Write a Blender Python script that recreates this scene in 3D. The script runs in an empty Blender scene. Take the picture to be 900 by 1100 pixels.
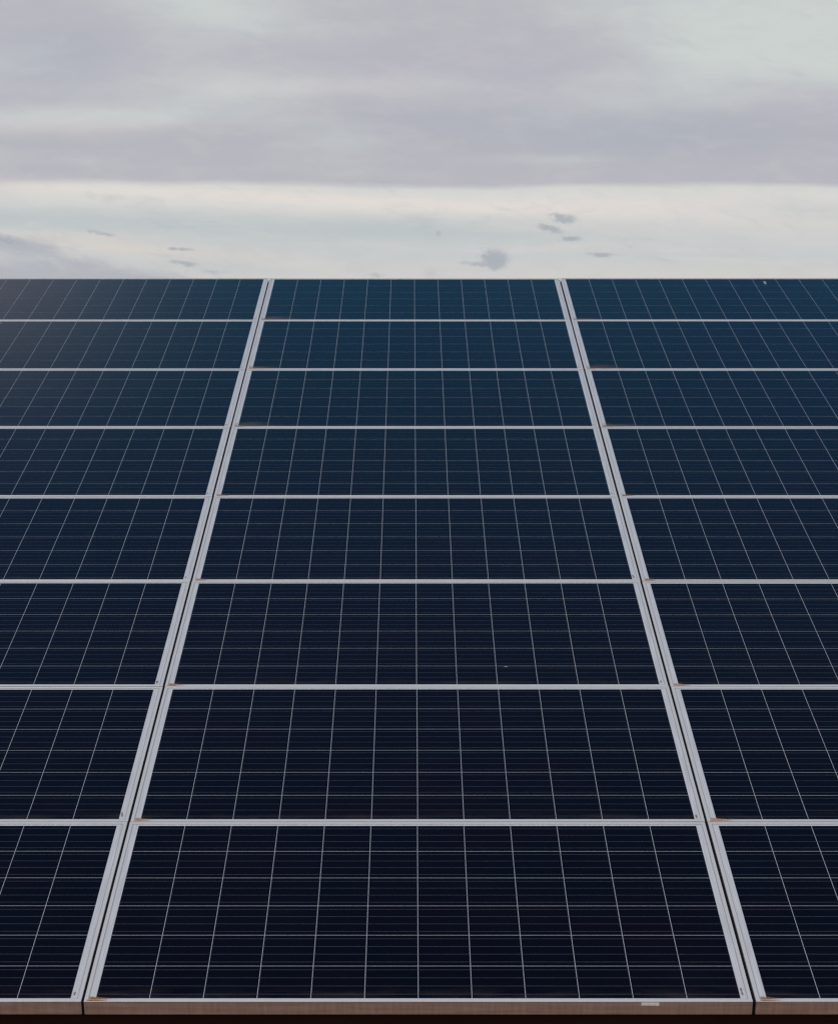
import bpy, bmesh, math, random
from mathutils import Vector, Matrix
random.seed(11)
R = math.radians
sc = bpy.context.scene
COL = sc.collection

# ------------------------------------------------------------------ camera
TILT = R(25.0)                    # slope of the array
ALPHA = R(22.37)                  # camera axis below the slope direction
PITCH = TILT - ALPHA
F = 2044.0                        # focal length in photograph pixels (1100 high)
HN = 3.441                        # camera height above the glass plane
S1 = 4.601                        # along-slope distance to the front edge
EDGE_Z = 0.56                     # height of the front edge
cam_d = bpy.data.cameras.new('camera'); cam = bpy.data.objects.new('camera', cam_d); COL.objects.link(cam)
CY = -S1*math.cos(TILT) - HN*math.sin(TILT)
CZ = EDGE_Z - S1*math.sin(TILT) + HN*math.cos(TILT)
cam.location = (0, CY, CZ)
cam.rotation_euler = (R(90)+PITCH, 0, 0)
cam_d.sensor_width = 36; cam_d.lens = F/1100*36; cam_d.shift_x = 8/1100
cam_d.clip_start = .05; cam_d.clip_end = 20000
cam_d.dof.use_dof = True; cam_d.dof.focus_distance = 7.2; cam_d.dof.aperture_fstop = 24
sc.camera = cam
sc.render.filter_size = 1.3; sc.cycles.filter_width = 1.3

# ------------------------------------------------------------------ colour management
sc.view_settings.view_transform = 'Standard'; sc.view_settings.look = 'None'
sc.view_settings.exposure = 0.0; sc.view_settings.gamma = 1.0
sc.view_settings.use_curve_mapping = False

def lin(c):
    return tuple(((v/255)/12.92 if v/255 <= .04045 else ((v/255+.055)/1.055)**2.4) for v in c) + (1.0,)

# ------------------------------------------------------------------ small node-expression helper
class NB:
    def __init__(s, nt): s.nt = nt
    def n(s, t): return s.nt.nodes.new(t)
    def link(s, a, b):
        if hasattr(a, 'is_output'): s.nt.links.new(a, b)
        else: b.default_value = a
    def m(s, op, *a, clamp=False):
        nd = s.n('ShaderNodeMath'); nd.operation = op; nd.use_clamp = clamp
        for i, v in enumerate(a): s.link(v, nd.inputs[i])
        return nd.outputs[0]
    def add(s, a, b): return s.m('ADD', a, b)
    def sub(s, a, b): return s.m('SUBTRACT', a, b)
    def mul(s, a, b): return s.m('MULTIPLY', a, b)
    def div(s, a, b): return s.m('DIVIDE', a, b)
    def step(s, x, lo, hi):
        nd = s.n('ShaderNodeMapRange'); nd.interpolation_type = 'SMOOTHSTEP'
        s.link(x, nd.inputs['Value']); nd.inputs['From Min'].default_value = lo; nd.inputs['From Max'].default_value = hi
        return nd.outputs[0]
    def xyz(s, x, y, z=0.0):
        nd = s.n('ShaderNodeCombineXYZ')
        for i, v in enumerate((x, y, z)): s.link(v, nd.inputs[i])
        return nd.outputs[0]
    def noise(s, vec, scale, detail=4, rough=.55, dist=0.0):
        nd = s.n('ShaderNodeTexNoise'); s.nt.links.new(vec, nd.inputs['Vector'])
        nd.inputs['Scale'].default_value = scale; nd.inputs['Detail'].default_value = detail
        nd.inputs['Roughness'].default_value = rough; nd.inputs['Distortion'].default_value = dist
        return nd.outputs['Fac']
    def mix(s, f, a, b):
        nd = s.n('ShaderNodeMix'); nd.data_type = 'RGBA'
        s.link(f, nd.inputs[0]); s.link(a, nd.inputs[6]); s.link(b, nd.inputs[7])
        return nd.outputs[2]
    def ramp(s, x, stops):
        nd = s.n('ShaderNodeValToRGB'); s.link(x, nd.inputs[0]); cr = nd.color_ramp
        while len(cr.elements) < len(stops): cr.elements.new(.5)
        for e, (p, c) in zip(cr.elements, stops): e.position = p; e.color = c
        return nd.outputs[0]

# ------------------------------------------------------------------ world: physical sky with an overcast cloud deck
SUN_EL, SUN_ROT = R(48), R(205)
w = bpy.data.worlds.new('World'); sc.world = w; w.use_nodes = True
nt = w.node_tree; nt.nodes.clear(); W = NB(nt)
sky = W.n('ShaderNodeTexSky'); sky.sky_type = 'NISHITA'; sky.sun_disc = False
sky.sun_elevation = SUN_EL; sky.sun_rotation = SUN_ROT; sky.air_density = 1.0; sky.dust_density = .4; sky.ozone_density = 3.0
bg_sky = W.n('ShaderNodeBackground'); bg_sky.inputs[1].default_value = .15
tc = W.n('ShaderNodeTexCoord'); sep = W.n('ShaderNodeSeparateXYZ'); nt.links.new(tc.outputs['Generated'], sep.inputs[0])
dx, dy, dz = sep.outputs
ay = W.m('MAXIMUM', W.m('ABSOLUTE', dy), .02)
u = W.div(dx, ay); v = W.div(dz, ay)                # direction slopes: sideways and upward
def tv(py): return math.tan(PITCH + math.atan((550-py)/F))
def tu(px, py):
    up = (550-py)/F
    return ((px-442)/F) / (math.cos(PITCH) - up*math.sin(PITCH))
V0, V1 = tv(0), tv(300)
# q: 0 at about 17.7 degrees elevation, 1 at about 9.7 degrees
q = W.div(W.sub(V0, v), V0-V1)
P1 = W.xyz(W.mul(u, 5.0), W.mul(q, 1.9), 3.7)
warp = W.sub(W.noise(P1, 1.0, 4, .5), .5)
warp2 = W.sub(W.noise(W.xyz(W.mul(u, 16), W.mul(q, 14), 9.1), 1.0, 4, .6), .5)
uq = W.mul(u, -.10)
qq = W.add(W.add(q, W.mul(warp, .10)), W.add(W.mul(warp2, .022), W.mul(W.mul(u, u), 0.0)))
def blob(px, py, rx, ry, ang=0.0, uu=u, vv=None):
    cu, cq = tu(px, py), py/300.0
    a = W.mul(W.sub(uu, cu), F); b = W.mul(W.sub(q if vv is None else vv, cq), 300.0)
    c, s_ = math.cos(R(ang)), math.sin(R(ang))
    a2 = W.add(W.mul(a, c), W.mul(b, s_)); b2 = W.sub(W.mul(b, c), W.mul(a, s_))
    e = W.add(W.m('POWER', W.m('ABSOLUTE', W.div(a2, rx)), 2.0), W.m('POWER', W.m('ABSOLUTE', W.div(b2, ry)), 2.0))
    return W.m('EXPONENT', W.mul(e, -1.0))
def total(lst):
    t = lst[0]
    for x in lst[1:]: t = W.add(t, x)
    return t
# vertical structure of the low sky
low = W.ramp(qq, [(0.0, lin((185,185,192))), (.30, lin((184,183,193))), (.48, lin((180,181,189))), (.655, lin((185,184,192))),
                  (.680, lin((211,212,210))), (.74, lin((219,217,213))), (.80, lin((208,208,206))), (.93, lin((200,203,204))), (1.0, lin((206,205,201)))])
# pale greenish openings in the upper deck
gn = W.noise(W.xyz(W.mul(u, 7), W.mul(q, 3.2), 1.3), 1.0, 5, .5)
gm = total([W.mul(W.sub(gn, .50), 1.9), W.mul(blob(250, 20, 120, 60), .75), W.mul(blob(240, 100, 110, 30), .4), W.mul(blob(850, 40, 190, 62), 1.5),
            W.mul(blob(470, 95, 60, 25), .35), W.mul(blob(60, 128, 170, 14), .65), W.mul(blob(0, 172, 220, 14), .4), W.mul(blob(30, 60, 60, 40), .3),
            W.mul(blob(600, 172, 110, 8), .45), W.mul(blob(420, 30, 90, 50), .15), W.mul(blob(320, 92, 120, 10), .35)])
gm = W.mul(W.step(gm, .0, 1.0), W.sub(1.0, W.step(qq, .62, .67)))
c1 = W.mix(gm, low, lin((203,209,207)))
pk = W.mul(W.add(blob(330, 95, 140, 12), blob(60, 135, 150, 14)), .55)
c1 = W.mix(pk, c1, lin((203,199,201)))
dk = W.mul(total([blob(690, 145, 140, 26), W.mul(blob(60, 60, 80, 40), .8), W.mul(blob(450, 130, 150, 25), .35)]), .55)
c1 = W.mix(dk, c1, lin((170,177,187)))
# cooler grey below the bright band, left and centre
ck = W.mul(total([blob(120, 239, 400, 18, 2.6), W.mul(blob(480, 248, 140, 12, 1.5), .6), W.mul(blob(860, 222, 120, 9, 2), .55), W.mul(blob(250, 282, 80, 14), .35)]), 1.0)
c1 = W.mix(W.m('MINIMUM', ck, 1.0), c1, lin((190,197,199)))
strk = W.noise(W.xyz(W.mul(u, 10), W.mul(q, 22), 5.0), 1.0, 5, .6)
strk = W.mul(W.step(strk, .5, .75), W.step(qq, .66, .70))
c1 = W.mix(W.mul(strk, .32), c1, lin((221,213,206)))
c1 = W.mix(W.mul(blob(150, 268, 200, 9, 4), .6), c1, lin((218,210,203)))
c1 = W.mix(W.mul(blob(330, 214, 420, 7, 2.6), .8), c1, lin((228,220,214)))
c1 = W.mix(W.mul(blob(700, 218, 170, 10, 0), .5), c1, lin((225,217,213)))
ft = W.sub(W.noise(W.xyz(W.mul(u, 42), W.mul(q, 17), 4.4), 1.0, 7, .62, .3), .5)
c1 = W.mix(W.m('MAXIMUM', W.mul(ft, .5), 0.0), c1, lin((222,219,217)))
c1 = W.mix(W.m('MAXIMUM', W.mul(ft, -.5), 0.0), c1, lin((166,170,184)))
# low ragged bank on the left and small dark scud
rag = W.noise(W.xyz(W.mul(W.add(u, W.mul(q, -.12)), 38), W.mul(W.sub(q, W.mul(u, .9)), 17), 2.2), 1.0, 7, .62, .5)
ragn = W.sub(rag, .5)
bank = total([blob(40, 302, 165, 30, 9), W.mul(blob(15, 264, 60, 8, 12), .9), W.mul(blob(150, 300, 90, 12, 5), .5)])
bank = W.step(W.add(bank, W.mul(ragn, 1.9)), .0, 1.05)
c1 = W.mix(W.mul(bank, .9), c1, lin((176,179,187)))
rg2 = W.noise(W.xyz(W.mul(u, 190), W.mul(q, 40), 12.2), 1.0, 6, .6, .6)
uw = W.add(u, W.mul(W.sub(rg2, .5), .008))
sc_l = [blob(607,235,14,5.5,8,uw), blob(592,246,13,4.2,14,uw), blob(613,257,12,3.2,-3,uw), W.mul(blob(646,274,20,2.8,1,uw), .75),
        blob(533,279,15,10,0,uw), W.mul(blob(523,272,8,5,30,uw), .5), W.mul(blob(512,284,20,3,8,uw), .5), W.mul(blob(198,268,17,2.0,3,uw), .8), W.mul(blob(199,283,16,2.8,6,uw), .95),
        W.mul(blob(116,252,13,2.6,10,uw), .6), W.mul(blob(98,249,8,3,0,uw), .4), W.mul(blob(471,251,5,4,-40,uw), .5), W.mul(blob(402,296,14,4,0,uw), .5),
        W.mul(blob(8,257,26,6,14,uw), .7), W.mul(blob(225,292,30,4,0,uw), .4)]
scud = W.mul(total(sc_l), 1.35)
scud = W.step(W.add(scud, W.mul(W.sub(rg2, .5), 2.4)), .10, 1.25)
scud = W.mul(scud, W.step(total(sc_l), .05, .35))
c1 = W.mix(W.mul(scud, .75), c1, lin((162,168,178)))
# the overhead sky: broken cloud over blue
inv = W.m('MAXIMUM', dz, .05)
pl = W.xyz(W.div(dx, inv), W.div(dy, inv), 0.0)
cn = W.noise(pl, 1.15, 6, .58, .2)
over_b = W.mix(W.step(cn, .35, .65), (.94,.94,.94,1), (.66,.67,.68,1))        # sunward half: bright veil of cloud
over_f = W.mix(W.step(cn, .35, .65), lin((212,205,217)), lin((198,192,206)))
over_c = W.mix(W.step(dy, -.15, .25), over_b, over_f)
front = W.step(dy, .12, .42)
lowmask = W.sub(1.0, W.step(v, .36, .56))
col_front = c1
colr = W.mix(W.mul(front, lowmask), over_c, col_front)
# coverage: solid near the horizon and behind, broken overhead in front
eln = W.m('ARCSINE', dz)
open_ = W.mul(W.step(eln, R(20), R(31)), W.step(dy, .0, .35))
leftc = W.m('EXPONENT', W.mul(W.add(W.m('POWER', W.m('ABSOLUTE', W.div(W.add(u, .34), .13)), 2.0), W.m('POWER', W.m('ABSOLUTE', W.div(W.sub(v, .79), .13)), 2.0)), -1.0))
vein = W.mul(W.step(cn, .54, .78), .03)
cover = W.sub(1.0, W.mul(open_, W.sub(1.0, W.m('MINIMUM', W.add(W.mul(leftc, .95), vein), 1.0))))
clear = W.ramp(W.step(eln, R(34), R(64)), [(0.0, (.37, 1.0, .93, 1)), (.18, (.34, .80, .82, 1)), (.42, (.38, .60, .70, 1)), (.72, (.40, .42, .56, 1)), (1.0, (.32, .28, .42, 1))])
wisp = W.noise(W.xyz(W.mul(u, 3.4), W.mul(v, 2.3), 6.1), 1.0, 5, .55, .4)
clear = W.mix(W.mul(W.step(wisp, .44, .66), .75), clear, W.mix(W.step(eln, R(40), R(60)), (.36, .62, .80, 1), (.50, .36, .52, 1)))
gr = W.n('ShaderNodeMix'); gr.data_type = 'RGBA'; gr.blend_type = 'MULTIPLY'; gr.inputs[0].default_value = 1.0
nt.links.new(sky.outputs[0], gr.inputs[6]); nt.links.new(clear, gr.inputs[7]); nt.links.new(gr.outputs[2], bg_sky.inputs[0])
bg_c = W.n('ShaderNodeBackground'); nt.links.new(colr, bg_c.inputs[0]); bg_c.inputs[1].default_value = 1.0
mx = W.n('ShaderNodeMixShader'); nt.links.new(cover, mx.inputs[0]); nt.links.new(bg_sky.outputs[0], mx.inputs[1]); nt.links.new(bg_c.outputs[0], mx.inputs[2])
ow = W.n('ShaderNodeOutputWorld'); nt.links.new(mx.outputs[0], ow.inputs[0])
w.cycles.sampling_method = 'MANUAL'; w.cycles.sample_map_resolution = 512

# ------------------------------------------------------------------ sun (veiled by cloud, behind the camera)
sl = bpy.data.lights.new('sun', 'SUN'); sl.energy = .85; sl.angle = R(25); sl.color = (1, .96, .92)
so = bpy.data.objects.new('sun', sl); COL.objects.link(so)
sd = Vector((math.sin(SUN_ROT)*math.cos(SUN_EL), math.cos(SUN_ROT)*math.cos(SUN_EL), math.sin(SUN_EL)))
so.rotation_euler = sd.to_track_quat('Z', 'Y').to_euler(); so.location = (0, -20, 30)

# ------------------------------------------------------------------ materials
def mat(name, base, rough=.5, metal=0.0, spec=.5, ior=1.5, fn=None):
    m = bpy.data.materials.new(name); m.use_nodes = True
    b = NB(m.node_tree); p = m.node_tree.nodes['Principled BSDF']
    p.inputs['Base Color'].default_value = tuple(base[:3]) + (1,)
    p.inputs['Roughness'].default_value = rough; p.inputs['Metallic'].default_value = metal
    p.inputs['Specular IOR Level'].default_value = spec; p.inputs['IOR'].default_value = ior
    if fn: fn(b, p)
    return m
def objco(b):
    t = b.n('ShaderNodeTexCoord'); return t.outputs['Object']
def rnd(b):
    return b.n('ShaderNodeObjectInfo').outputs['Random']
def shifted(b, scale):
    mp = b.n('ShaderNodeMapping'); b.nt.links.new(objco(b), mp.inputs[0])
    mp.inputs['Scale'].default_value = scale
    b.nt.links.new(b.xyz(b.mul(rnd(b), 37), b.mul(rnd(b), 91), 0.0), mp.inputs['Location'])
    return mp.outputs[0]

def glassy(b, p):
    p.inputs['Specular Tint'].default_value = (.62, .90, 1.0, 1)      # blue cast of the anti-reflective coating
    d = b.noise(shifted(b, (1.1, 2.0, 1)), 1.6, 5, .6)
    b.link(b.add(.055, b.mul(b.step(d, .35, .75), .06)), p.inputs['Roughness'])

PX, PY = .1575, .1581
def cell_fn(b, p):
    # multicrystalline silicon: each cell its own tint, fine crystal grain inside
    s = b.n('ShaderNodeSeparateXYZ'); b.nt.links.new(objco(b), s.inputs[0])
    ix = b.m('FLOOR', b.div(s.outputs[0], PX)); iy = b.m('FLOOR', b.div(s.outputs[1], PY))
    wn = b.n('ShaderNodeTexWhiteNoise'); b.nt.links.new(b.xyz(ix, iy, b.mul(rnd(b), 50)), wn.inputs['Vector'])
    c = b.mix(wn.outputs['Value'], (.0020, .0020, .0036, 1), (.0016, .0026, .0046, 1))
    pt = b.noise(shifted(b, (.8, 1.6, 1)), 2.0, 3, .5)
    c = b.mix(b.mul(b.step(pt, .48, .7), .5), c, (.0040, .0014, .0030, 1))
    vo = b.n('ShaderNodeTexVoronoi'); vo.inputs['Scale'].default_value = 90
    b.nt.links.new(shifted(b, (1, 1.6, 1)), vo.inputs['Vector'])
    c = b.mix(b.mul(vo.outputs['Color'], .3), c, (.0022, .0028, .0062, 1))
    # very faint soiling film
    d = b.noise(shifted(b, (1.0, 1.7, 1)), 2.2, 6, .62)
    c = b.mix(b.mul(b.step(d, .48, .80), .012), c, (.16, .13, .11, 1))
    # fine dust line that gathers along the low edge
    de = b.mul(b.sub(1.0, b.step(s.outputs[1], .015, .085)), b.step(b.noise(shifted(b, (5, 30, 1)), 1.0, 5, .6), .38, .75))
    c = b.mix(b.mul(de, .10), c, (.20, .16, .13, 1))
    b.link(c, p.inputs['Base Color']); glassy(b, p)
M = {}
M['cell'] = mat('silicon_under_glass', (.003, .005, .011), .12, 0, .24, 1.5, cell_fn)
def sheet_fn(b, p):
    glassy(b, p)
    n = b.noise(shifted(b, (420, 5, 1)), 1.0, 3, .6)
    b.link(b.mix(b.step(n, .35, .7), (.42, .44, .48, 1), (.57, .59, .63, 1)), p.inputs['Base Color'])
M['sheet'] = mat('white_backsheet_under_glass', (.6, .6, .6), .14, 0, .24, 1.5, sheet_fn)
M['gap'] = mat('backsheet_between_cells', (.40, .42, .47), .14, 0, .24, 1.5, glassy)
M['bus'] = mat('silver_ribbon_under_glass', (.082, .102, .135), .14, 0, .24, 1.5, glassy)
def alu_fn(b, p):
    n = b.noise(shifted(b, (5, 300, 60)), 1.0, 3, .6)
    n2 = b.noise(shifted(b, (9, 9, 9)), 1.0, 5, .65)
    n3 = b.noise(shifted(b, (420, 5, 60)), 1.0, 3, .6)
    c = b.mix(b.mul(b.step(n2, .45, .8), .4), (.70, .70, .72, 1), (.55, .54, .53, 1))
    c = b.mix(b.mul(b.mul(n, n3), .9), c, (.40, .41, .43, 1))
    # mud splash and run-off baked on to the faces that look down the slope
    s = b.n('ShaderNodeSeparateXYZ'); b.nt.links.new(objco(b), s.inputs[0])
    n4 = b.noise(shifted(b, (3.5, 7, 60)), 1.0, 6, .7)
    n5 = b.noise(shifted(b, (90, 5, 8)), 1.0, 4, .6)
    W_MUD = b.mix(b.step(n5, .3, .75), (.37, .20, .125, 1), (.21, .125, .09, 1))
    fr = b.mul(b.m('LESS_THAN', s.outputs[1], .0009), b.m('LESS_THAN', s.outputs[2], -.0012))
    c = b.mix(b.mul(fr, b.add(.35, b.mul(n4, .8))), c, W_MUD)
    b.link(c, p.inputs['Base Color'])
    b.link(b.add(.38, b.mul(n2, .2)), p.inputs['Roughness'])
    bp = b.n('ShaderNodeBump'); bp.inputs['Strength'].default_value = .12; bp.inputs['Distance'].default_value = .0006
    b.nt.links.new(n2, bp.inputs['Height']); b.nt.links.new(bp.outputs[0], p.inputs['Normal'])
M['alu'] = mat('anodised_aluminium', (.6, .61, .64), .45, .35, .5, 1.5, alu_fn)
def dirt_fn(b, p, ca=(.34, .19, .12, 1), cb=(.52, .31, .20, 1)):
    n = b.noise(shifted(b, (40, 90, 1)), 1.0, 5, .65)
    b.link(b.mix(n, ca, cb), p.inputs['Base Color'])
    t = b.n('ShaderNodeUVMap'); s = b.n('ShaderNodeSeparateXYZ'); b.nt.links.new(t.outputs[0], s.inputs[0])
    # thickness of the deposit falls off away from the corner where water ponds
    a = b.sub(b.mul(s.outputs[0], 1.15), b.mul(b.sub(.62, n), 1.2))
    b.link(b.mul(b.mul(b.step(a, .0, .85), s.outputs[1]), b.add(.55, b.mul(rnd(b), .4))), p.inputs['Alpha'])
M['dirt'] = mat('dried_mud', (.3, .18, .1), .9, 0, .1, 1.4, dirt_fn)
def label_fn(b, p):
    s = b.n('ShaderNodeSeparateXYZ'); b.nt.links.new(objco(b), s.inputs[0])
    n = b.n('ShaderNodeTexNoise'); n.noise_dimensions = '1D'; n.inputs['Scale'].default_value = 260; n.inputs['Detail'].default_value = 0
    b.nt.links.new(s.outputs[0], n.inputs['W'])
    b.link(b.mix(b.step(n.outputs['Fac'], .50, .53), (.72, .72, .70, 1), (.12, .12, .12, 1)), p.inputs['Base Color'])
M['label'] = mat('paper_sticker', (.88, .88, .86), .6)
M['ink'] = mat('sticker_ink', (.22, .21, .20), .6)
def steel_fn(b, p):
    n = b.noise(shifted(b, (6, 6, 30)), 1.0, 6, .65)
    b.link(b.mix(n, (.008, .0035, .003, 1), (.024, .010, .007, 1)), p.inputs['Base Color'])
M['steel'] = mat('rust_brown_painted_steel', (.04, .02, .015), .75, 0, .2, 1.4, steel_fn)
M['alu_plain'] = mat('cast_aluminium', (.75, .75, .76), .5, .3, .5, 1.5)
def ground_fn(b, p):
    co = objco(b)
    n = b.noise(co, .35, 8, .65); n2 = b.noise(co, 9.0, 8, .7)
    c = b.mix(b.step(n, .35, .7), (.20, .105, .066, 1), (.27, .165, .11, 1))
    c = b.mix(b.mul(b.step(n2, .5, .75), .5), c, (.12, .07, .05, 1))
    b.link(c, p.inputs['Base Color'])
    bp = b.n('ShaderNodeBump'); bp.inputs['Strength'].default_value = .7; bp.inputs['Distance'].default_value = .03
    b.nt.links.new(n2, bp.inputs['Height']); b.nt.links.new(bp.outputs[0], p.inputs['Normal'])
M['ground'] = mat('reddish_earth', (.2, .12, .08), .95, 0, .1, 1.4, ground_fn)

# ------------------------------------------------------------------ mesh helpers
def link_mesh(name, bm, m, parent=None, smooth=False):
    me = bpy.data.meshes.new(name); bmesh.ops.recalc_face_normals(bm, faces=bm.faces[:]); bm.to_mesh(me); bm.free()
    me.materials.append(m)
    if smooth:
        for p in me.polygons: p.use_smooth = True
    o = bpy.data.objects.new(name, me); COL.objects.link(o)
    if parent: o.parent = parent
    return o
def sheet_obj(name, rects, z, m, parent):
    """flat sheet(s), every face looking up the local +z"""
    me = bpy.data.meshes.new(name); vs = []; fs = []
    for (x0, y0, x1, y1) in rects:
        k = len(vs); vs += [(x0,y0,z), (x1,y0,z), (x1,y1,z), (x0,y1,z)]; fs.append((k,k+1,k+2,k+3))
    me.from_pydata(vs, [], fs); me.materials.append(m)
    o = bpy.data.objects.new(name, me); COL.objects.link(o); o.parent = parent
    return o
def box(bm, x0, y0, z0, x1, y1, z1, mtx=None, bev=0.0):
    r = bmesh.ops.create_cube(bm, size=1)
    vs = r['verts']
    for vv in vs:
        vv.co = Vector((x0+(vv.co.x+.5)*(x1-x0), y0+(vv.co.y+.5)*(y1-y0), z0+(vv.co.z+.5)*(z1-z0)))
        if mtx: vv.co = mtx @ vv.co
    if bev:
        es = list({e for vv in vs for e in vv.link_edges})
        bmesh.ops.bevel(bm, geom=es, offset=bev, segments=2, affect='EDGES')

# ------------------------------------------------------------------ ground
bm = bmesh.new()
N = 60
def gx(i): t = (i/N)*2-1; return math.copysign(abs(t)**3, t)*4000
rnds = random.Random(3)
grid = [[bm.verts.new((gx(i), gx(j), 0 if abs(gx(i)) < 60 and abs(gx(j)) < 60 else rnds.uniform(-1, .0))) for i in range(N+1)] for j in range(N+1)]
for j in range(N):
    for i in range(N): bm.faces.new((grid[j][i], grid[j][i+1], grid[j+1][i+1], grid[j+1][i]))
g = link_mesh('ground', bm, M['ground'], smooth=True); g['kind'] = 'structure'

# ------------------------------------------------------------------ the solar panel
PW, PH, DEP = 1.9545, .9873, .047           # outer frame size and depth
PITCH_X, PITCH_Y = 1.9635, .9907            # panel pitch across and up the slope
GX0 = -.9615                                # x of the gap left of the centre column
LIP = .011
MX = (PW - 12*PX)/2                          # frame edge to first cell, sides
MB = .0162                                  # frame edge to first cell, lower side
CG, CGX = .0021, .0019                      # gap between cells

M['sealant'] = mat('grey_sealant', (.30, .31, .33), .7, 0, .2)
def frame_mesh():
    # cross-section (inset from outer edge, height below top) swept round the rectangle with mitred corners
    prof = [(LIP, -.0022), (LIP, -.0004), (LIP-.0004, 0), (.0007, 0), (0, -.0007), (0, -.0445), (.0005, -DEP), (.028, -DEP), (.028, -DEP+.002), (.0022, -DEP+.002), (.0022, -.0022)]
    vs = []; fs = []
    for (t, z) in prof:
        vs += [(t, t, z), (PW-t, t, z), (PW-t, PH-t, z), (t, PH-t, z)]
    n = len(prof)
    for k in range(n):
        k2 = (k+1) % n
        for c in range(4):
            c2 = (c+1) % 4
            fs.append((k*4+c, k2*4+c, k2*4+c2, k*4+c2))
    bm = bmesh.new(); bv = [bm.verts.new(x) for x in vs]
    for f in fs: bm.faces.new([bv[i] for i in f])
    return bm

def dirt_mesh(name, seed, L, hgt=.010, amt=1.0):
    """thin film of dried mud in the low corner, over lip and glass edge"""
    r = random.Random(seed)
    me = bpy.data.meshes.new(name); vs = []; fs = []; uv = []
    nx, nx2 = 24, 4
    # on the lip (z just above the frame) and on the glass behind it
    def strip(x0, L, y0, y1f, z):
        base = len(vs)
        for i in range(nx+1):
            t = i/nx; x = x0 + L*t
            y1 = y1f(t)
            for j in range(nx2+1):
                s = j/nx2
                vs.append((x, y0+(y1-y0)*s, z)); uv.append((1-t, amt*(1.0 - .8*max(0, s-.3)/.7)))
        for i in range(nx):
            for j in range(nx2):
                a = base+i*(nx2+1)+j; fs.append((a, a+nx2+1, a+nx2+2, a+1))
    strip(.010, L, .0012, lambda t: LIP-.0006, .00035)
    strip(LIP+.0004, L*1.15, LIP+.0004, lambda t: LIP+.002+hgt*(1-t)**.6*(1+.3*math.sin(7*t+seed)), -.00055)
    me.from_pydata(vs, [], fs); me.materials.append(M['dirt'] if amt == 1.0 else M['dust'])
    ul = me.uv_layers.new(name='uv')
    for l in me.loops: ul.data[l.index].uv = uv[l.vertex_index]
    return me

def make_panel():
    t = bpy.data.objects.new('solar_panel', None); COL.objects.link(t)
    t.empty_display_size = .1
    link_mesh('frame', frame_mesh(), M['alu'], t)
    e = .0025
    o = sheet_obj('backsheet', [(e, e, PW-e, PH-e)], -.0020, M['gap'], t)
    # border of the backsheet outside the cell field is brighter (whole white margin)
    x0, x1, y0, y1 = MX, MX+12*PX, MB, MB+6*PY
    sheet_obj('white_margin', [(e, e, x0, PH-e), (x1, e, PW-e, PH-e), (x0, e, x1, y0), (x0, y1, x1, PH-e)], -.0017, M['sheet'], t)
    cells = []; bus = []
    for i in range(12):
        for j in range(6):
            cells.append((x0+i*PX+CGX/2, y0+j*PY+CG/2, x0+(i+1)*PX-CGX/2, y0+(j+1)*PY-CG/2))
    co = sheet_obj('solar_cells', cells, -.0016, M['cell'], t)
    for j in range(6):
        for k in range(4):
            yc = y0+j*PY + PY*(k+.5)/4
            bus.append((x0+.001, yc-.00055, x1-.001, yc+.00055))
    sheet_obj('busbars', bus, -.0013, M['bus'], t)
    a_, b_ = LIP-.0002, LIP+.0024
    sheet_obj('sealant', [(a_, a_, b_, PH-a_), (PW-b_, a_, PW-a_, PH-a_), (b_, a_, PW-b_, b_), (b_, PH-b_, PW-b_, PH-a_)], -.0010, M['sealant'], t)
    # closed rear of the laminate
    sheet_obj('rear_sheet', [(e, e, PW-e, PH-e)], -.0075, M['sheet'], t)
    bm = bmesh.new(); box(bm, PW/2-.055, PH-.16, -.034, PW/2+.055, PH-.06, -.0076, bev=.004)
    link_mesh('junction_box', bm, M['ink'], t)
    return t

proto = make_panel()
M['dust'] = mat('grey_brown_dust', (.3, .18, .1), .9, 0, .1, 1.4, lambda b, p: dirt_fn(b, p, (.20, .15, .13, 1), (.30, .23, .20, 1)))
DM = [dirt_mesh('dirt_smear', *a) for a in ((1, .080, .010), (2, .095, .012), (3, .26, .060, .42), (5, .34, .080, .36))]
M['stain'] = mat('dark_grime', (.20, .17, .16), .8, 0, .2)
def stain_mesh():
    me = bpy.data.meshes.new('stain'); vs = [(PW-MX+.007, .052, -.0012)]
    rr = random.Random(4); n = 14
    for a in range(n):
        t = a/n*2*math.pi; k = rr.uniform(.7, 1.2)
        vs.append((vs[0][0]+.0032*k*math.cos(t), vs[0][1]+.013*k*math.sin(t), -.0012))
    me.from_pydata(vs, [], [(0, 1+a, 1+(a+1) % n) for a in range(n)]); me.materials.append(M['stain']); return me
ST = stain_mesh()
def copy_panel(src):
    r = src.copy(); COL.objects.link(r)
    for ch in src.children:
        c = ch.copy(); COL.objects.link(c); c.parent = r
    return r
rows_txt = ['bottom', 'second', 'third', 'fourth', 'fifth', 'sixth', 'seventh', 'top']
cols_txt = ['left', 'middle', 'right']
up = Vector((0, math.cos(TILT), math.sin(TILT))); nrm = Vector((0, -math.sin(TILT), math.cos(TILT)))
extra = {(0,0): 'its brown front edge ending at the left gap', (0,1): 'with a small pale sticker on its brown front edge',
         (0,2): 'its brown front edge starting at the right gap'}
panels = {}
srcs = list(proto.children)
k = 0
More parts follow.
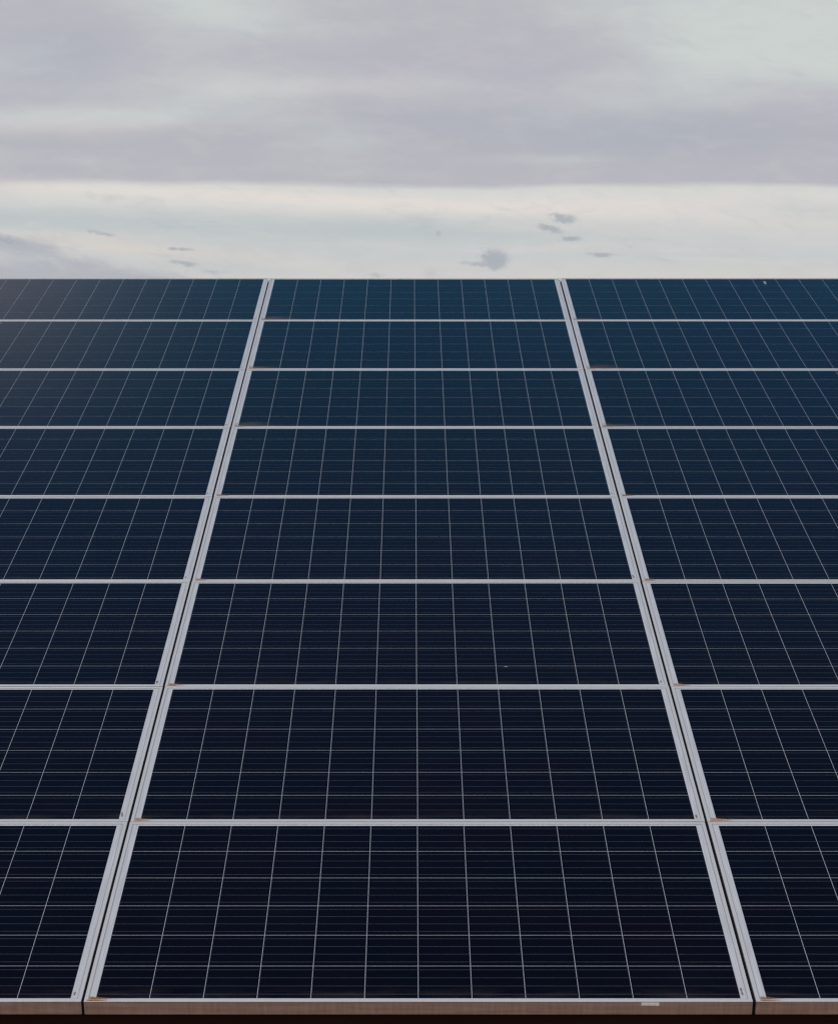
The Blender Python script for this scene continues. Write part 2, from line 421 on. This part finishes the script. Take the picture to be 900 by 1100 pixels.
for j in range(8):
    for i in range(3):
        p = proto if k == 0 else copy_panel(proto); k += 1
        jr = random.Random(100+k)
        jx, jy, jn = jr.uniform(-.0008, .0008), jr.uniform(-.0004, .0004), jr.uniform(-.0002, .0005)
        if j == 0: jy = 0; jn = 0
        x = GX0 + (i-1)*PITCH_X + .0045 + jx
        s = j*PITCH_Y + jy
        p.location = Vector((x, 0, EDGE_Z)) + up*s + nrm*jn
        p.rotation_euler = (TILT + R(jr.uniform(-.06, .06)), R(jr.uniform(-.02, .02)), R(jr.uniform(-.012, .012)))
        rt = {0: 'bottom row', 7: 'top row'}.get(j, rows_txt[j] + ' row from the bottom')
        ex = {(0,1): 'small pale sticker on its brown front edge', (0,0): 'brown front edge showing below', (0,2): 'brown front edge showing below',
              (7,0): 'dulled by a purplish reflection', (7,1): 'bluest against the sky', (7,2): 'bluest against the sky'}.get((j, i),
              {0: 'cut off at left', 1: 'fully in view', 2: 'cut off at right'}[i])
        p['label'] = f"dark blue solar panel, {rt}, {cols_txt[i]} column, {ex}"
        p['category'] = 'solar panel'; p['group'] = 'solar panels of the sloping array'
        panels[(j, i)] = p
        d = bpy.data.objects.new('dirt_smear', DM[(2 if j > 4 else 0) + jr.randrange(2)]); COL.objects.link(d); d.parent = p
        d.scale = (jr.uniform(.55, 1.3), 1, 1); d.location = (jr.uniform(-.003, .006), 0, 0)
        d['label'] = 'grey brown dust in the lower left corner' if j > 4 else 'orange brown dried mud in the lower left corner'
        if j < 5 and jr.random() < .65:
            st = bpy.data.objects.new('stain', ST); COL.objects.link(st); st.parent = p; st.location = (jr.uniform(-.002, .002), jr.uniform(-.015, .02), 0); st.scale = (1, jr.uniform(.6, 1.1), 1)

def dropping(row, colm, px, py, w_, h_):
    p = panels[(row, colm)]
    D = HN*math.cos(math.atan((py-550)/F)) ; phi = ALPHA+math.atan((py-550)/F)
    s_ = HN/math.tan(phi) - S1
    xw = (px-442)/(.5277*(py+291))*1.9635
    lx, ly = xw - p.location.x, s_ - row*PITCH_Y
    rr = random.Random(px); n = 12
    me = bpy.data.meshes.new('bird_dropping'); vs = [(lx, ly, -.0006)]
    for a in range(n):
        t = a/n*2*math.pi; k = rr.uniform(.6, 1.25); vs.append((lx+w_*k*math.cos(t), ly+h_*k*math.sin(t), -.0011))
    me.from_pydata(vs, [], [(0, 1+a, 1+(a+1) % n) for a in range(n)]); me.materials.append(M['chalk'])
    o = bpy.data.objects.new('bird_dropping', me); COL.objects.link(o); o.parent = p
M['chalk'] = mat('dried_chalky_dropping', (.22, .24, .25), .8, 0, .2)
dropping(2, 1, 543, 716, .006, .004)
dropping(7, 2, 821, 303.5, .010, .045)
# maker's sticker on the front face of the middle bottom panel
p = panels[(0, 1)]
def pos_on_front(px):   # along the front edge, photograph column to local x
    return (px-442)/(.5277*1368)*1.9635 - p.location.x
xa, xb = pos_on_front(689), pos_on_front(708)
bm = bmesh.new(); box(bm, xa, -.0009, -.0155, xb, -.0002, -.0045); lab = link_mesh('sticker', bm, M['label'], p)
lab['label'] = 'small white printed sticker'
bm = bmesh.new(); xx = xa+.003; rr = random.Random(8)
while xx < xb-.004:
    wd = rr.uniform(.0008, .002); box(bm, xx, -.0013, -.0140, xx+wd, -.00092, -.0115 if rr.random() < .6 else -.0105); xx += wd+rr.uniform(.0012, .004)
link_mesh('printed_marks', bm, M['ink'], lab)

# ------------------------------------------------------------------ rack under the array
rack = bpy.data.objects.new('mounting_rack', None); COL.objects.link(rack)
rack['label'] = 'dark rust brown steel rack running beneath the whole panel array'; rack['category'] = 'rack'
MT = Matrix.Translation((0, 0, EDGE_Z)) @ Matrix.Rotation(TILT, 4, 'X')
XL, XR = GX0-PITCH_X+.02, GX0+2*PITCH_X-.02
LEN = 8*PITCH_Y
def c_beam(y, first=False):
    bm = bmesh.new(); h = .14 if first else .08
    z1 = -DEP-.0015
    box(bm, XL, y, z1-h, XR, y+.004, z1, MT)
    box(bm, XL, y+.0041, z1-.004, XR, y+.05, z1, MT)
    box(bm, XL, y+.0041, z1-h, XR, y+.05, z1-h+.004, MT)
    link_mesh('purlin', bm, M['steel'], rack)
c_beam(.012, True)
for j in range(8):
    if j: c_beam(j*PITCH_Y+.18)
    c_beam(j*PITCH_Y+.72)
for x in (XL+.35, GX0+.25, GX0+PITCH_X-.25, XR-.35):
    bm = bmesh.new(); box(bm, x-.03, .07, -.29, x+.03, LEN-.05, -.191, MT, bev=.004); link_mesh('rafter', bm, M['steel'], rack)
    for s in (.45, 2.7, 5.2, 7.5):
        top = MT @ Vector((x, s, -.285))
        bm = bmesh.new(); box(bm, x-.04, top.y-.04, -.3, x+.04, top.y+.04, top.z); link_mesh('post', bm, M['steel'], rack)

# black strips added as painted shade in the long gaps between the columns, and the clamps at their upper ends
M['gap_shade'] = mat('black_gap_shade', (.006, .006, .006), .9, 0, .1)
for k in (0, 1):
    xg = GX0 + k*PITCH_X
    bm = bmesh.new(); box(bm, xg-.0036, .0015, -.040, xg+.0036, LEN-.085, -.0045, MT); link_mesh('gap_shade_strip', bm, M['gap_shade'], rack)
    bm = bmesh.new(); box(bm, xg-.0034, LEN-.080, -.040, xg+.0034, LEN-.006, .0012, MT)
    box(bm, xg-.013, LEN-.060, .0013, xg+.013, LEN-.010, .0048, MT, bev=.001)
    link_mesh('end_clamp', bm, M['alu_plain'], rack)

for j in range(1, 8):  # row gaps: black strips added here too, in place of the gap's own shade
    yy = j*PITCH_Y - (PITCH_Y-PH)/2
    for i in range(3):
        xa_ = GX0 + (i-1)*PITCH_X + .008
        bm = bmesh.new(); box(bm, xa_, yy-.0015, -.040, xa_+PW-.008, yy+.0016, -.0003, MT); link_mesh('gap_shade_strip', bm, M['gap_shade'], rack)
